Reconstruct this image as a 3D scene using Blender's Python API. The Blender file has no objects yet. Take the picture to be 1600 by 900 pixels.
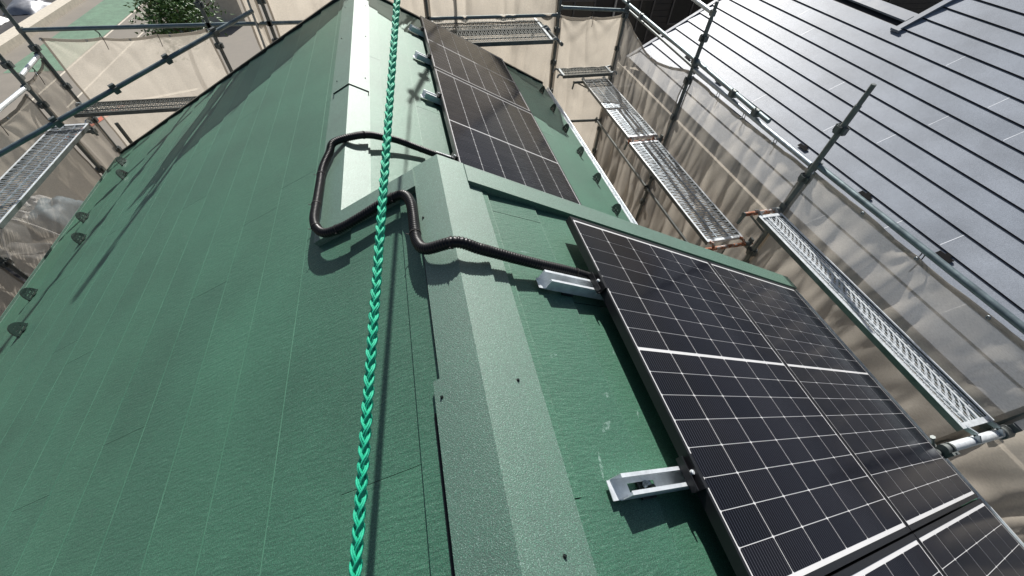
import bpy, bmesh, math, random
from mathutils import Vector as V, Matrix, noise
random.seed(7)
sc = bpy.context.scene
R_ = math.radians
# ------------------------------------------------------------------ camera (held at the origin above the ridge)
cam = bpy.data.objects.new('camera', bpy.data.cameras.new('camera'))
sc.collection.objects.link(cam)
def cam_matrix(yaw, pitch, roll):
    f = V((math.sin(yaw) * math.cos(pitch), math.cos(yaw) * math.cos(pitch), -math.sin(pitch)))
    r = V((math.cos(yaw), -math.sin(yaw), 0)); d = f.cross(r)
    r2 = math.cos(roll) * r + math.sin(roll) * d; d2 = -math.sin(roll) * r + math.cos(roll) * d
    m = Matrix.Identity(4)
    for i in range(3):
        m[i][0] = r2[i]; m[i][1] = -d2[i]; m[i][2] = -f[i]
    return m
cam.matrix_world = cam_matrix(0.281731, 0.879431, -0.0649066)
cam.data.sensor_width = 36; cam.data.lens = 605.37 / 1600 * 36
cam.data.clip_start = 0.02; cam.data.clip_end = 2000
sc.camera = cam
# ------------------------------------------------------------------ daylight
SUN_EL, SUN_AZ = R_(38.5), R_(13.5)          # azimuth measured from +Y toward +X
w = bpy.data.worlds.new('World'); sc.world = w; w.use_nodes = True
nt = w.node_tree; nt.nodes.clear()
sky = nt.nodes.new('ShaderNodeTexSky'); sky.sky_type = 'NISHITA'; sky.sun_disc = False
sky.sun_elevation = SUN_EL; sky.sun_rotation = SUN_AZ; sky.dust_density = 2.0
bg = nt.nodes.new('ShaderNodeBackground'); bg.inputs['Strength'].default_value = 0.05
wo = nt.nodes.new('ShaderNodeOutputWorld')
nt.links.new(sky.outputs[0], bg.inputs[0]); nt.links.new(bg.outputs[0], wo.inputs[0])
sl = bpy.data.lights.new('sun', 'SUN'); sl.energy = 5.0; sl.angle = R_(0.5); sl.color = (1, .97, .93)
so = bpy.data.objects.new('sun', sl); sc.collection.objects.link(so)
sd = V((math.sin(SUN_AZ) * math.cos(SUN_EL), math.cos(SUN_AZ) * math.cos(SUN_EL), math.sin(SUN_EL)))
so.rotation_euler = sd.to_track_quat('Z', 'Y').to_euler(); so.location = (4, 20, 30)
sc.view_settings.view_transform = 'Standard'; sc.view_settings.look = 'None'
sc.view_settings.exposure = 0.47; sc.view_settings.gamma = 1

# ------------------------------------------------------------------ materials
class NT:
    def __init__(s, name):
        s.m = bpy.data.materials.new(name); s.m.use_nodes = True; s.t = s.m.node_tree
        s.t.nodes.clear(); s.out = s.n('ShaderNodeOutputMaterial')
    def n(s, k, **kw):
        o = s.t.nodes.new(k)
        for a, b in kw.items():
            if a in o.inputs: o.inputs[a].default_value = b
            else: setattr(o, a, b)
        return o
    def l(s, a, b): s.t.links.new(a, b)
    def coord(s, scale=(1, 1, 1), rot=(0, 0, 0), kind='Object'):
        c = s.n('ShaderNodeTexCoord'); mp = s.n('ShaderNodeMapping')
        mp.inputs['Scale'].default_value = scale; mp.inputs['Rotation'].default_value = rot
        s.l(c.outputs[kind], mp.inputs[0]); return mp.outputs[0]
    def noise(s, vec, scale, detail=3, rough=.6):
        o = s.n('ShaderNodeTexNoise'); o.inputs['Scale'].default_value = scale
        o.inputs['Detail'].default_value = detail; o.inputs['Roughness'].default_value = rough
        s.l(vec, o.inputs['Vector']); return o.outputs['Fac']
    def ramp(s, fac, stops):
        r = s.n('ShaderNodeValToRGB'); e = r.color_ramp.elements
        while len(e) < len(stops): e.new(.5)
        for i, (p, c) in enumerate(stops):
            e[i].position = p; e[i].color = (*c, 1) if len(c) == 3 else c
        s.l(fac, r.inputs[0]); return r.outputs[0]
    def mul(s, a, b, mode='MULTIPLY', fac=1):
        x = s.n('ShaderNodeMix', data_type='RGBA', blend_type=mode); x.inputs[0].default_value = fac
        for i, v in ((6, a), (7, b)):
            if hasattr(v, 'links'): s.l(v, x.inputs[i])
            else: x.inputs[i].default_value = (*v, 1)
        return x.outputs[2]
    def pr(s, col, rough=.5, metal=0, coat=0, coatr=.1, bump=None, bs=.3, bd=.002, spec=.5, ior=1.5):
        p = s.n('ShaderNodeBsdfPrincipled')
        for k, v in (('Base Color', col), ('Roughness', rough), ('Metallic', metal)):
            if hasattr(v, 'links'): s.l(v, p.inputs[k])
            elif isinstance(v, tuple): p.inputs[k].default_value = (*v, 1)
            else: p.inputs[k].default_value = v
        p.inputs['Coat Weight'].default_value = coat; p.inputs['Coat Roughness'].default_value = coatr
        p.inputs['Specular IOR Level'].default_value = spec; p.inputs['IOR'].default_value = ior
        if bump is not None:
            b = s.n('ShaderNodeBump'); b.inputs['Strength'].default_value = bs; b.inputs['Distance'].default_value = bd
            s.l(bump, b.inputs['Height']); s.l(b.outputs[0], p.inputs['Normal'])
            if coat: s.l(b.outputs[0], p.inputs['Coat Normal'])
        return p
    def done(s, sh): s.l(sh.outputs[0], s.out.inputs[0]); return s.m

def roof_mat(name, base, rib=1.0, rough=.42, grain=.5, rot=0, spec=.5, metal=.3, gs=430, fleck=1.6, ior=1.62, flk=0):
    t = NT(name)
    big = t.noise(t.coord((1, 1, 1)), 1.7, 4, .6)
    fine = t.noise(t.coord((1, 1, 1)), gs, 2, .75)
    c1 = t.ramp(big, [(.3, tuple(b * .82 for b in base)), (.7, tuple(min(1, b * 1.14) for b in base))])
    g = t.ramp(fine, [(.34, (1 - grain * .45,) * 3), (.52, (1, 1, 1)), (.62, (1 + grain * .25,) * 3), (.72, (1 + grain * fleck * .4,) * 3)])
    scuff = t.ramp(t.noise(t.coord((1, .25, 1), (0, 0, .5)), 5, 6, .7), [(.68, (1, 1, 1)), (.80, (1.3, 1.22, 1.25))])
    col = t.mul(t.mul(c1, g), scuff)
    inf = t.n('ShaderNodeObjectInfo'); col = t.mul(col, t.ramp(inf.outputs['Random'], [(0, (.92, .93, .94)), (1, (1.07, 1.06, 1.05))]))
    if flk:                                             # sparkle of the sanded coat, painted into the colour as pale flecks
        x = t.n('ShaderNodeMix', data_type='RGBA'); x.inputs[7].default_value = (.42, .60, .53, 1); t.l(col, x.inputs[6])
        t.l(t.ramp(t.noise(t.coord(), gs * 1.15, 1, .5), [(.585, (0, 0, 0)), (.70, (flk,) * 3)]), x.inputs[0]); col = x.outputs[2]
    ribs = t.noise(t.coord((22, 105, 22)), 1.0, 2, .5)          # embossed ribs that run down the slope
    add = t.n('ShaderNodeMath', operation='MULTIPLY_ADD'); t.l(ribs, add.inputs[0]); add.inputs[1].default_value = rib
    fm = t.n('ShaderNodeMath', operation='MULTIPLY'); t.l(fine, fm.inputs[0]); fm.inputs[1].default_value = .55 if rib else 1.3
    t.l(fm.outputs[0], add.inputs[2])
    rr = t.ramp(fine, [(.3, (rough + .1,) * 3), (.7, (rough - .1,) * 3)])
    return t.done(t.pr(col, rr, metal, bump=add.outputs[0], bs=.5, bd=.0022, spec=spec, ior=ior))

def plain(name, col, rough=.5, metal=0, var=.15, scale=6, bs=.2, bd=.002, coat=0, spec=.5, bscale=60):
    t = NT(name); nz = t.noise(t.coord(), scale, 5, .65)
    c = t.ramp(nz, [(.3, tuple(x * (1 - var) for x in col)), (.7, tuple(min(1, x * (1 + var)) for x in col))])
    r = t.ramp(nz, [(.3, (max(0, rough - .08),) * 3), (.7, (min(1, rough + .08),) * 3)])
    return t.done(t.pr(c, r, metal, coat=coat, bump=t.noise(t.coord(), bscale, 3), bs=bs, bd=bd, spec=spec))

M = {}
M['roof'] = roof_mat('green_metal_sheet', (.036, .126, .076), 1.7, .55, 1.15, metal=.10, spec=.66, ior=1.58, gs=360, fleck=1.6, flk=.24)
M['cap'] = roof_mat('green_sanded_trim', (.039, .126, .080), 0.0, .57, 1.2, metal=.12, spec=1, gs=330, fleck=3, ior=1.8, flk=.42)
def edge_mat():
    t = NT('green_sheet_pale_edge'); nz = t.noise(t.coord(), 2.3, 6, .75)
    return t.done(t.pr(t.ramp(nz, [(.36, (.036, .126, .076)), (.62, (.078, .20, .13))]), .48, spec=.6))  # mottled from the roof green to a paler green
M['edge'] = edge_mat()
M['under'] = plain('roof_underlay_dark', (.012, .022, .018), .8)
M['nroof'] = roof_mat('grey_metal_sheet', (.245, .272, .312), 1.1, .52, .95, metal=.0, spec=.32, ior=1.45, gs=210)
M['nedge'] = plain('grey_sheet_lip', (.018, .018, .022), .6)
M['nline'] = plain('grey_sheet_bright_joint', (.62, .65, .68), .5)
M['wall'] = plain('cream_siding', (.46, .41, .34), .8, scale=3, bs=.4, bd=.004)
M['wall_dark'] = plain('dark_brown_siding', (.022, .021, .022), .7)
M['frame'] = plain('black_anodised_frame', (.012, .012, .014), .38, .0, spec=.5)
def cell_mat():
    t = NT('black_solar_cell')
    co = t.coord()
    wv = t.n('ShaderNodeTexWave', wave_type='BANDS', bands_direction='X', wave_profile='SIN')
    wv.inputs['Scale'].default_value = 2 * math.pi * 14 / .18 / 20 * 2 / 2; wv.inputs['Distortion'].default_value = 0
    t.l(co, wv.inputs['Vector'])
    lines = t.ramp(wv.outputs['Fac'], [(.90, (.0050, .0055, .0085)), (.99, (.045, .05, .062))])
    inf = t.n('ShaderNodeObjectInfo')
    va = t.ramp(inf.outputs['Random'], [(0, (.75, .75, .85)), (1, (1.35, 1.25, 1.25))])
    dust = t.noise(t.coord((1, 1, 1), kind='Object'), 22, 5, .7)
    rr = t.ramp(dust, [(.3, (.10,) * 3), (.75, (.16,) * 3)])
    return t.done(t.pr(t.mul(lines, va), .25, 0, coat=.9, coatr=.06, spec=.4, bump=dust, bs=.02, bd=.0005) if 0 else t.pr(t.mul(lines, va), rr, 0, spec=.3, ior=1.3))
M['cell'] = cell_mat()
M['back'] = plain('white_panel_backsheet', (.62, .62, .62), .18, spec=.3, var=.05, bs=0)
M['galv'] = plain('galvanised_steel', (.36, .40, .43), .42, .75, var=.25, scale=14, bs=.15, bd=.001)
M['galvw'] = plain('bright_galvanised_steel', (.74, .78, .80), .36, .4, var=.15, scale=30, bs=.1, bd=.001)
M['pipe'] = plain('grey_green_steel_pipe', (.17, .215, .225), .45, .55, var=.3, scale=9, bs=.3, bd=.001)
M['pipe_dark'] = plain('weathered_dark_pipe', (.15, .165, .16), .55, .4, var=.35, scale=9, bs=.4, bd=.001)
def rust():
    t = NT('rusty_steel_hook'); nz = t.noise(t.coord(), 26, 6, .7)
    c = t.ramp(nz, [(.4, (.38, .39, .38)), (.5, (.33, .12, .05)), (.62, (.2, .06, .03))])
    return t.done(t.pr(c, .7, .1, bump=nz, bs=.5))
M['rust'] = rust()
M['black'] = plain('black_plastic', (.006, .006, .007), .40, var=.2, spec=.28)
M['darkmetal'] = plain('black_painted_metal', (.016, .022, .02), .35, .2)
M['snow'] = plain('dark_green_painted_metal', (.012, .03, .024), .3, .0, spec=.6)
M['matteblack'] = plain('matte_black_metal', (.010, .010, .011), .9, spec=.1)
def rope_mat():
    t = NT('green_polypropylene_rope')
    f = t.noise(t.coord((1, 1, 1)), 900, 3, .7)
    c = t.ramp(f, [(.3, (.004, .30, .16)), (.6, (.015, .56, .33)), (.8, (.10, .78, .52))])
    return t.done(t.pr(c, .5, bump=f, bs=.8, bd=.0012))
M['rope'] = rope_mat()
def net_mat(name, col, trans, tl=.55):
    t = NT(name)
    nz = t.noise(t.coord((1, 1, .35)), 1.6, 6, .62); wv = t.noise(t.coord((60, 60, 260)), 1, 2, .5)
    c = t.ramp(nz, [(.3, tuple(x * .9 for x in col)), (.68, tuple(min(1, x * 1.06) for x in col))])
    c = t.mul(c, t.ramp(wv, [(.35, (.88,) * 3), (.65, (1.08,) * 3)]))
    d = t.n('ShaderNodeBsdfDiffuse'); tr = t.n('ShaderNodeBsdfTranslucent'); tp = t.n('ShaderNodeBsdfTransparent')
    t.l(c, d.inputs[0]); t.l(c, tr.inputs[0]); tp.inputs[0].default_value = (1, .98, .95, 1)
    m1 = t.n('ShaderNodeMixShader'); m1.inputs[0].default_value = tl; t.l(d.outputs[0], m1.inputs[1]); t.l(tr.outputs[0], m1.inputs[2])
    m2 = t.n('ShaderNodeMixShader')
    dens = t.n('ShaderNodeMapRange'); t.l(nz, dens.inputs[0]); dens.inputs[1].default_value = .3; dens.inputs[2].default_value = .7
    dens.inputs[3].default_value = min(1, trans * 1.1); dens.inputs[4].default_value = trans * .9
    t.l(dens.outputs[0], m2.inputs[0]); t.l(m1.outputs[0], m2.inputs[1]); t.l(tp.outputs[0], m2.inputs[2])
    return t.done(m2)
M['net'] = net_mat('tan_mesh_sheet', (.60, .545, .46), .20, .58)
M['netthin'] = net_mat('thin_tan_mesh_sheet', (.64, .585, .50), .40, .55)
M['netmid'] = net_mat('worn_tan_mesh_sheet', (.63, .58, .50), .34, .55)
M['nethem'] = net_mat('doubled_mesh_hem', (.36, .33, .29), .08, .35)
M['ground'] = plain('pale_concrete_ground', (.21, .19, .16), .9, var=.12, scale=.8, bs=.3, bd=.01)
M['lawn'] = plain('green_turf', (.13, .22, .15), .9, var=.25, scale=3, bs=.6, bd=.02)
M['kerb'] = plain('cream_concrete_kerb', (.55, .50, .41), .8)
M['white'] = plain('white_paint', (.8, .8, .78), .5, var=.05)
M['glass'] = plain('dark_window_glass', (.008, .010, .013), .12, spec=.25, bs=0)
M['alu'] = plain('aluminium_frame', (.30, .31, .33), .4, .5)
M['ntrim'] = plain('grey_painted_trim', (.20, .22, .25), .55, spec=.3)
M['wframe'] = plain('dark_bronze_frame', (.05, .05, .055), .5)
M['leaf'] = plain('green_leaf', (.07, .15, .035), .5, var=.5, scale=8)
M['bark'] = plain('grey_brown_bark', (.12, .09, .07), .9)
M['orange'] = plain('faded_red_paint', (.45, .12, .07), .7)
M['blue'] = plain('pale_blue_plastic', (.28, .38, .44), .5, var=.3)
M['fabric'] = plain('grey_tarpaulin', (.22, .22, .21), .7, var=.3)
M['cord'] = plain('black_cord', (.015, .013, .012), .8)

# ------------------------------------------------------------------ mesh helpers
class MB:
    def __init__(s): s.v = []; s.f = []; s.mi = []; s.sm = []
    def add(s, vs, fs, mi=0, smooth=False):
        b = len(s.v); s.v += [tuple(x) for x in vs]
        for f in fs: s.f.append([b + i for i in f]); s.mi.append(mi); s.sm.append(smooth)
    def hexa(s, c, mi=0):  # 8 corners: bottom 4 (ccw), top 4
        s.add(c, [(3, 2, 1, 0), (4, 5, 6, 7), (0, 1, 5, 4), (1, 2, 6, 5), (2, 3, 7, 6), (3, 0, 4, 7)], mi)
    def box(s, lo, hi, mi=0, fr=None):
        (a, b, c), (d, e, f) = lo, hi
        P = [(a, b, c), (d, b, c), (d, e, c), (a, e, c), (a, b, f), (d, b, f), (d, e, f), (a, e, f)]
        if fr: P = [fr(*p) for p in P]
        s.hexa(P, mi)
    def beam(s, p, q, w, h, up=(0, 0, 1), mi=0):
        p, q = V(p), V(q); d = (q - p).normalized(); u = V(up); sdv = d.cross(u).normalized(); u = sdv.cross(d)
        P = [p - sdv * w / 2 - u * h / 2, p + sdv * w / 2 - u * h / 2, q + sdv * w / 2 - u * h / 2, q - sdv * w / 2 - u * h / 2]
        s.hexa(P + [x + u * h for x in P], mi)
    def tube(s, p, q, r, n=12, mi=0, cap=True, r2=None):
        p, q = V(p), V(q); d = (q - p).normalized(); a = d.orthogonal().normalized(); b = d.cross(a); r2 = r2 or r
        ring = [(math.cos(2 * math.pi * i / n), math.sin(2 * math.pi * i / n)) for i in range(n)]
        vs = [p + (a * c + b * t) * r for c, t in ring] + [q + (a * c + b * t) * r2 for c, t in ring]
        s.add(vs, [(i, (i + 1) % n, n + (i + 1) % n, n + i) for i in range(n)], mi, True)
        if cap: s.add(vs, [tuple(range(n))[::-1], tuple(range(n, 2 * n))], mi)
    def path(s, pts, r, n=10, mi=0, rf=None, smooth=True):
        pts = [V(p) for p in pts]; k = len(pts); prev = None; vs = []
        for i, p in enumerate(pts):
            d = (pts[min(i + 1, k - 1)] - pts[max(i - 1, 0)]).normalized()
            a = (prev - d * prev.dot(d)).normalized() if prev is not None else d.orthogonal().normalized()
            prev = a; b = d.cross(a); rr = rf(i) if rf else r
            vs += [p + (a * math.cos(2 * math.pi * j / n) + b * math.sin(2 * math.pi * j / n)) * rr for j in range(n)]
        fs = [(i * n + j, i * n + (j + 1) % n, (i + 1) * n + (j + 1) % n, (i + 1) * n + j) for i in range(k - 1) for j in range(n)]
        s.add(vs, fs, mi, smooth)
        s.add(vs[:n], [tuple(range(n))[::-1]], mi); s.add(vs[-n:], [tuple(range(n))], mi)
    def mesh(s, name, mats):
        me = bpy.data.meshes.new(name); me.from_pydata(s.v, [], s.f)
        for m in (mats if isinstance(mats, (list, tuple)) else [mats]): me.materials.append(m)
        me.polygons.foreach_set('material_index', s.mi); me.polygons.foreach_set('use_smooth', s.sm); me.update()
        return me
    def build(s, name, mats, parent=None, loc=None): return link(name, s.mesh(name, mats), parent, loc)
def link(name, me, parent=None, loc=None, rot=None):
    o = bpy.data.objects.new(name, me); sc.collection.objects.link(o)
    if parent: o.parent = parent
    if loc is not None: o.location = loc
    if rot is not None: o.rotation_euler = rot
    return o
def tag(o, label=None, cat=None, group=None, kind=None):
    if label: o['label'] = label
    if cat: o['category'] = cat
    if group: o['group'] = group
    if kind: o['kind'] = kind
    return o
def thing(name, label, cat, group=None, loc=(0, 0, 0)):
    o = bpy.data.objects.new(name, None); o.empty_display_size = .1; sc.collection.objects.link(o); o.location = loc
    return tag(o, label, cat, group)
def smooth_curve(P, n=10):
    P = [V(p) for p in P]; out = []
    for i in range(len(P) - 1):
        a, b, c, d = P[max(i - 1, 0)], P[i], P[i + 1], P[min(i + 2, len(P) - 1)]
        for k in range(n):
            t = k / n
            out.append(.5 * ((2 * b) + (c - a) * t + (2 * a - 5 * b + 4 * c - d) * t * t + (3 * b - a - 3 * c + d) * t ** 3))
    out.append(P[-1]); return out

# ------------------------------------------------------------------ geometry of the place
GZ = -8.5                                   # ground
PI_ = 0.472721; CP, SP = math.cos(PI_), math.sin(PI_)   # 27 degree pitch
UR = V((.0747, 0, -1.0603))                 # upper ridge (roof planes)
LR = V((-.4305, 0, -1.3187))                # lower ridge
eR, eL = V((CP, 0, -SP)), V((-CP, 0, -SP)); nR, nL = V((SP, 0, CP)), V((-SP, 0, CP)); eY = V((0, 1, 0))
fUR = lambda s, y, h: UR + eR * s + eY * y + nR * h     # frame: distance down the slope from the ridge, along, height
fUL = lambda s, y, h: UR + eL * s + eY * y + nL * h
fLR = lambda s, y, h: LR + eR * s + eY * y + nR * h
YN, YS, YF = -1.9, 1.55, 5.80               # near end, step between the roofs, far verge
SC0, CW = .228, .28                         # first course edge, course width

house = thing('house', 'house with green metal roof in two heights, solar panels on its right slope', 'house', loc=(0, 0, GZ))
def hp(name, mb, mats, **k):
    o = mb.build(name, mats, house, (0, 0, -GZ)); return tag(o, **k) if k else o

def sheet(fr, s0, s1, y0, y1, mirror=False):
    """one roofing sheet: rises 11 mm to its lower edge, a paler bead there, folded lip"""
    m = MB(); g = .0008 if mirror else .0016; y0 += g; y1 -= g
    prof = ([(s0 - .012, .0), (s1 - .0040, .0110), (s1 - .0015, .0119), (s1, .0106), (s1 + .0005, -.002)] if mirror else
            [(s0 - .012, .0), (s1 - .004, .0125), (s1 - .0015, .0130), (s1, .0118), (s1 + .0005, -.002)])
    if mirror and s0 < .25: prof = [(s0 - .012, .0), (s1 - .008, .0118), (s1 - .0075, .0118), (s1 - .0072, .001), (s1 + .0005, -.003)]
    vs = [fr(a, y, h) for y in (y0, y1) for a, h in prof]; n = len(prof)
    mats = [0, 1, 1, 2] if mirror and s0 > .25 else [0, 0, 0, 2]
    if mirror and s0 < .25: mats = [0, 0, 2, 2]
    for i in range(n - 1):
        q = (i, i + 1, n + i + 1, n + i)
        m.add([vs[j] for j in (q if not mirror else q[::-1])], [(0, 1, 2, 3)], mats[i])
    for b in (0, n):
        m.add([vs[b + j] for j in range(n)] + [fr(s0, (y0, y1)[b > 0], -.004), fr(s1, (y0, y1)[b > 0], -.004)],
              [(0, 1, 2, 3, 4, 6, 5)], 2)
    return m
smats = [M['roof'], M['edge'], M['under']]
def courses(fr, smin, smax, y0, y1, joints, mirror, L=3.03):
    j = 0; s = SC0
    edges = [-.0] + [SC0 + CW * k for k in range(40)]
    for j in range(len(edges) - 1):
        a, b = edges[j], edges[j + 1]
        if b <= smin + .02 or a >= smax - .03: continue
        a = max(a, smin); b = min(b, smax)
        off = joints.get(j, (j * 1.37 + .4) % L)
        ys = sorted([off + L * k for k in range(-3, 4) if y0 + .12 < off + L * k < y1 - .12])
        ys = [y0] + ys + [y1]
        for p, q in zip(ys, ys[1:]):
            hp('roof_sheet', sheet(fr, a, b, p, q, mirror), smats)
S_STEP = UR.x - LR.x; S_LOW = S_STEP / CP   # where the lower ridge lies on the shared left slope
# left slope: rows above the lower ridge stop at the step
jl = {3: 2.29, 4: 2.13, 5: 1.69, 6: .977, 7: 2.9, 8: .86, 9: 1.77}
courses(fUL, 0, .508, YN, YS, {0: -.6, 1: .35, 2: -1.0}, True)
courses(fUL, .508, .788, YN, YS, jl, True); courses(fUL, S_LOW + .004, .788, YS, YF, jl, True)
courses(fUL, .788, 4.50, YN, YF, jl, True)
courses(fUR, 0, 3.32, YN, YS, {0: .168, 1: 1.40, 2: .9, 3: -.2}, False)
courses(fLR, 0, 2.66, YS + .1, YF, {0: 3.9, 1: 2.60, 2: 3.3, 9: 2.75}, False)
# underlay sheets below the metal
def slab(fr, s0, s1, y0, y1, h0, h1):
    m = MB(); m.box((s0, y0, h0), (s1, y1, h1), 0, fr); return m
hp('roof_deck', slab(fUL, 0, 4.47, YN, YS, -.09, -.006), M['under'])
hp('roof_deck', slab(fUR, 0, 3.30, YN, YS, -.09, -.006), M['under'])
m = MB(); m.box((S_LOW, YS, -.09), (4.47, YF - .01, -.006), 0, fUL); hp('roof_deck', m, M['under'])
hp('roof_deck', slab(fLR, 0, 2.63, YS - .2, YF - .01, -.09, -.006), M['under'])
# walls
def wall_poly(prof, y0, y1):
    m = MB(); n = len(prof)
    vs = [(x, y0, z) for x, z in prof] + [(x, y1, z) for x, z in prof]
    m.add(vs, [tuple(range(n))[::-1], tuple(range(n, 2 * n))] + [(i, (i + 1) % n, n + (i + 1) % n, n + i) for i in range(n)]); return m
zl = lambda x: UR.z - (UR.x - x) * SP / CP - .12
zr = lambda x: UR.z - (x - UR.x) * SP / CP - .12
zlr = lambda x: LR.z - (x - LR.x) * SP / CP - .12
hp('wall', wall_poly([(-3.45, GZ), (2.55, GZ), (2.55, zr(2.55)), (UR.x, UR.z - .12), (-3.45, zl(-3.45))], YN - 3, YS - .02), M['wall'])
hp('wall', wall_poly([(-3.44, GZ), (1.45, GZ), (1.45, zlr(1.45)), (LR.x, LR.z - .12), (-3.44, zl(-3.44))], YS - .02, YF - .3), M['wall'])
# ridge caps: bent sheets with folded edges
def ridge_cap(o, y0, y1, wd=.122, h=.03, th=.0012, wl=None):
    m = MB(); wl = wl or wd
    top = [o + eL * wl + nL * (h - .026), o + eL * wl + nL * h, o + V((0, 0, h / CP)), o + eR * wd + nR * h, o + eR * wd + nR * (h - .024)]
    inn = [top[0] + eR * .003, top[1] - nL * .002 + eR * .003, top[2] - V((0, 0, .003)), top[3] - nR * .002 - eR * .003, top[4] - eR * .003]
    n = 5; vs = []
    for y in (y0, y1): vs += [p + eY * y for p in top] + [p + eY * y for p in inn]
    fs = []
    for i in range(4):
        fs += [(i + 1, i, 2 * n + i, 2 * n + i + 1), (n + i, n + i + 1, 3 * n + i + 1, 3 * n + i)]
    m.add(vs, fs, 0)
    ends = []
    for b in (0, 2 * n):
        for i in range(4): ends.append((b + i, b + i + 1, b + n + i + 1, b + n + i))
    ends += [(0, n, 3 * n, 2 * n), (n - 1, 2 * n - 1, 4 * n - 1, 3 * n - 1)]
    m.add(vs, ends, 1)
    return m
capm = [M['cap'], M['under']]
hp('ridge_cap', ridge_cap(UR, .50, 1.685, .120, .032), capm)
hp('ridge_cap', ridge_cap(UR, YN, .56, .120, .0335, wl=.143), capm)
hp('ridge_cap', ridge_cap(LR, 1.60, 3.20, .118, .032), capm)
hp('ridge_cap', ridge_cap(LR, 3.13, YF + .06, .124, .040), capm)
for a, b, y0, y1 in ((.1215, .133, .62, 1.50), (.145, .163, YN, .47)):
    m = MB(); m.box((a, y0, .010), (b, y1, .0145), 0, fUL); hp('slot_shade', m, M['black'])  # black strips stand in for the shaded slot along the left cap edge
# flat apron strips under the cap edges
for fr, a, b, y0, y1 in ((fUR, .10, .232, YN, YS), (fLR, .11, .17, YS + .1, YF)):
    m = MB(); m.box((a, y0, .012), (b - .035, y1, .0165), 0, fr); hp('ridge_apron', m, M['cap'])
m = MB(); m.box((S_LOW + .10, YS + .12, .013), (S_LOW + .165, YF, .0175), 0, fUL); hp('ridge_apron', m, M['cap'])
# step verge: raised trim along the far end of the upper roof
for fr, a, b in ((fUR, .118, 3.36), (fUL, .118, .70)):
    m = MB(); m.box((a, 1.53, -.02), (b, 1.665, .040), 0, fr); hp('verge_trim', m, M['cap'])
    
# closing triangle under the upper verge
m = MB(); P = [fUR(.0, 1.55, -.02), fUR(3.30, 1.55, -.02), fUR(3.30, 1.55, -.22), V((1.9, 1.55, LR.z - (1.9 - LR.x) * SP / CP - .05)), LR + eY * 1.55]
m.add([*P] + [p + eY * .07 for p in P], [(0, 1, 2, 3, 4), (9, 8, 7, 6, 5)] + [(i, (i + 1) % 5, 5 + (i + 1) % 5, 5 + i) for i in range(5)])
hp('gable_board', m, M['cap'])
# far verge trim, eave drip edges, gutters
for fr, a, b in ((fLR, .13, 2.67), (fUL, S_LOW + .13, 4.50)):
    m = MB(); m.box((a, YF, -.12), (b, YF + .045, .030), 0, fr); hp('verge_trim', m, M['darkmetal'])
def gutter(fr, s, y0, y1, nm='gutter', mat=None):
    m = MB(); p0 = fr(s, 0, 0); sg = 1 if p0.x > 0 else -1; r = .055
    c = p0 + V((sg * .05, 0, -.04)); N = 8
    a = [V((c.x + r * math.cos(math.pi + math.pi * i / N), 0, c.z + r * math.sin(math.pi + math.pi * i / N))) for i in range(N + 1)]
    b = [V((c.x + (r - .004) * math.cos(math.pi + math.pi * i / N), 0, c.z + (r - .004) * math.sin(math.pi + math.pi * i / N))) for i in range(N + 1)]
    vs = [q + eY * y for y in (y0, y1) for q in a + b]; n = N + 1
    fs = []
    for i in range(N): fs += [(i, i + 1, 2 * n + i + 1, 2 * n + i), (n + i + 1, n + i, 3 * n + i, 3 * n + i + 1)]
    fs += [(0, n, 3 * n, 2 * n), (n - 1, 2 * n - 1, 4 * n - 1, 3 * n - 1)]
    for b_ in (0, 2 * n): fs += [(b_ + i, b_ + i + 1, b_ + n + i + 1, b_ + n + i) for i in range(N)]
    m.add(vs, fs, 0, False); hp(nm, m, mat or M['galvw'])
gutter(fLR, 2.655, 1.75, YF); gutter(fUR, 3.315, YN, YS); gutter(fUL, 4.50, YN, YF, mat=M['cap'])
# screws
sm_ = MB(); sm_.tube((0, 0, 0), (0, 0, .0015), .0055, 10); sm_.tube((0, 0, .0015), (0, 0, .006), .0032, 6)
screw = sm_.mesh('screw', M['darkmetal'])
def screw_at(p, n):
    link('screw', screw, house, V(p) - V((0, 0, GZ)), V(n).to_track_quat('Z', 'Y').to_euler())
for fr, s, y, n, h in ((fUL, .119, .499, nL, .0335), (fUR, .104, .502, nR, .0335), (fUR, .104, .051, nR, .0335), (fUL, .10, 1.30, nL, .032)):
    screw_at(fr(s, y, h), n)
for y in (3.3, 4.2, 5.1): screw_at(LR + eL * .095 + eY * y + nL * .040, nL); screw_at(LR + eR * .095 + eY * (y + .03) + nR * .040, nR)

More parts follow.
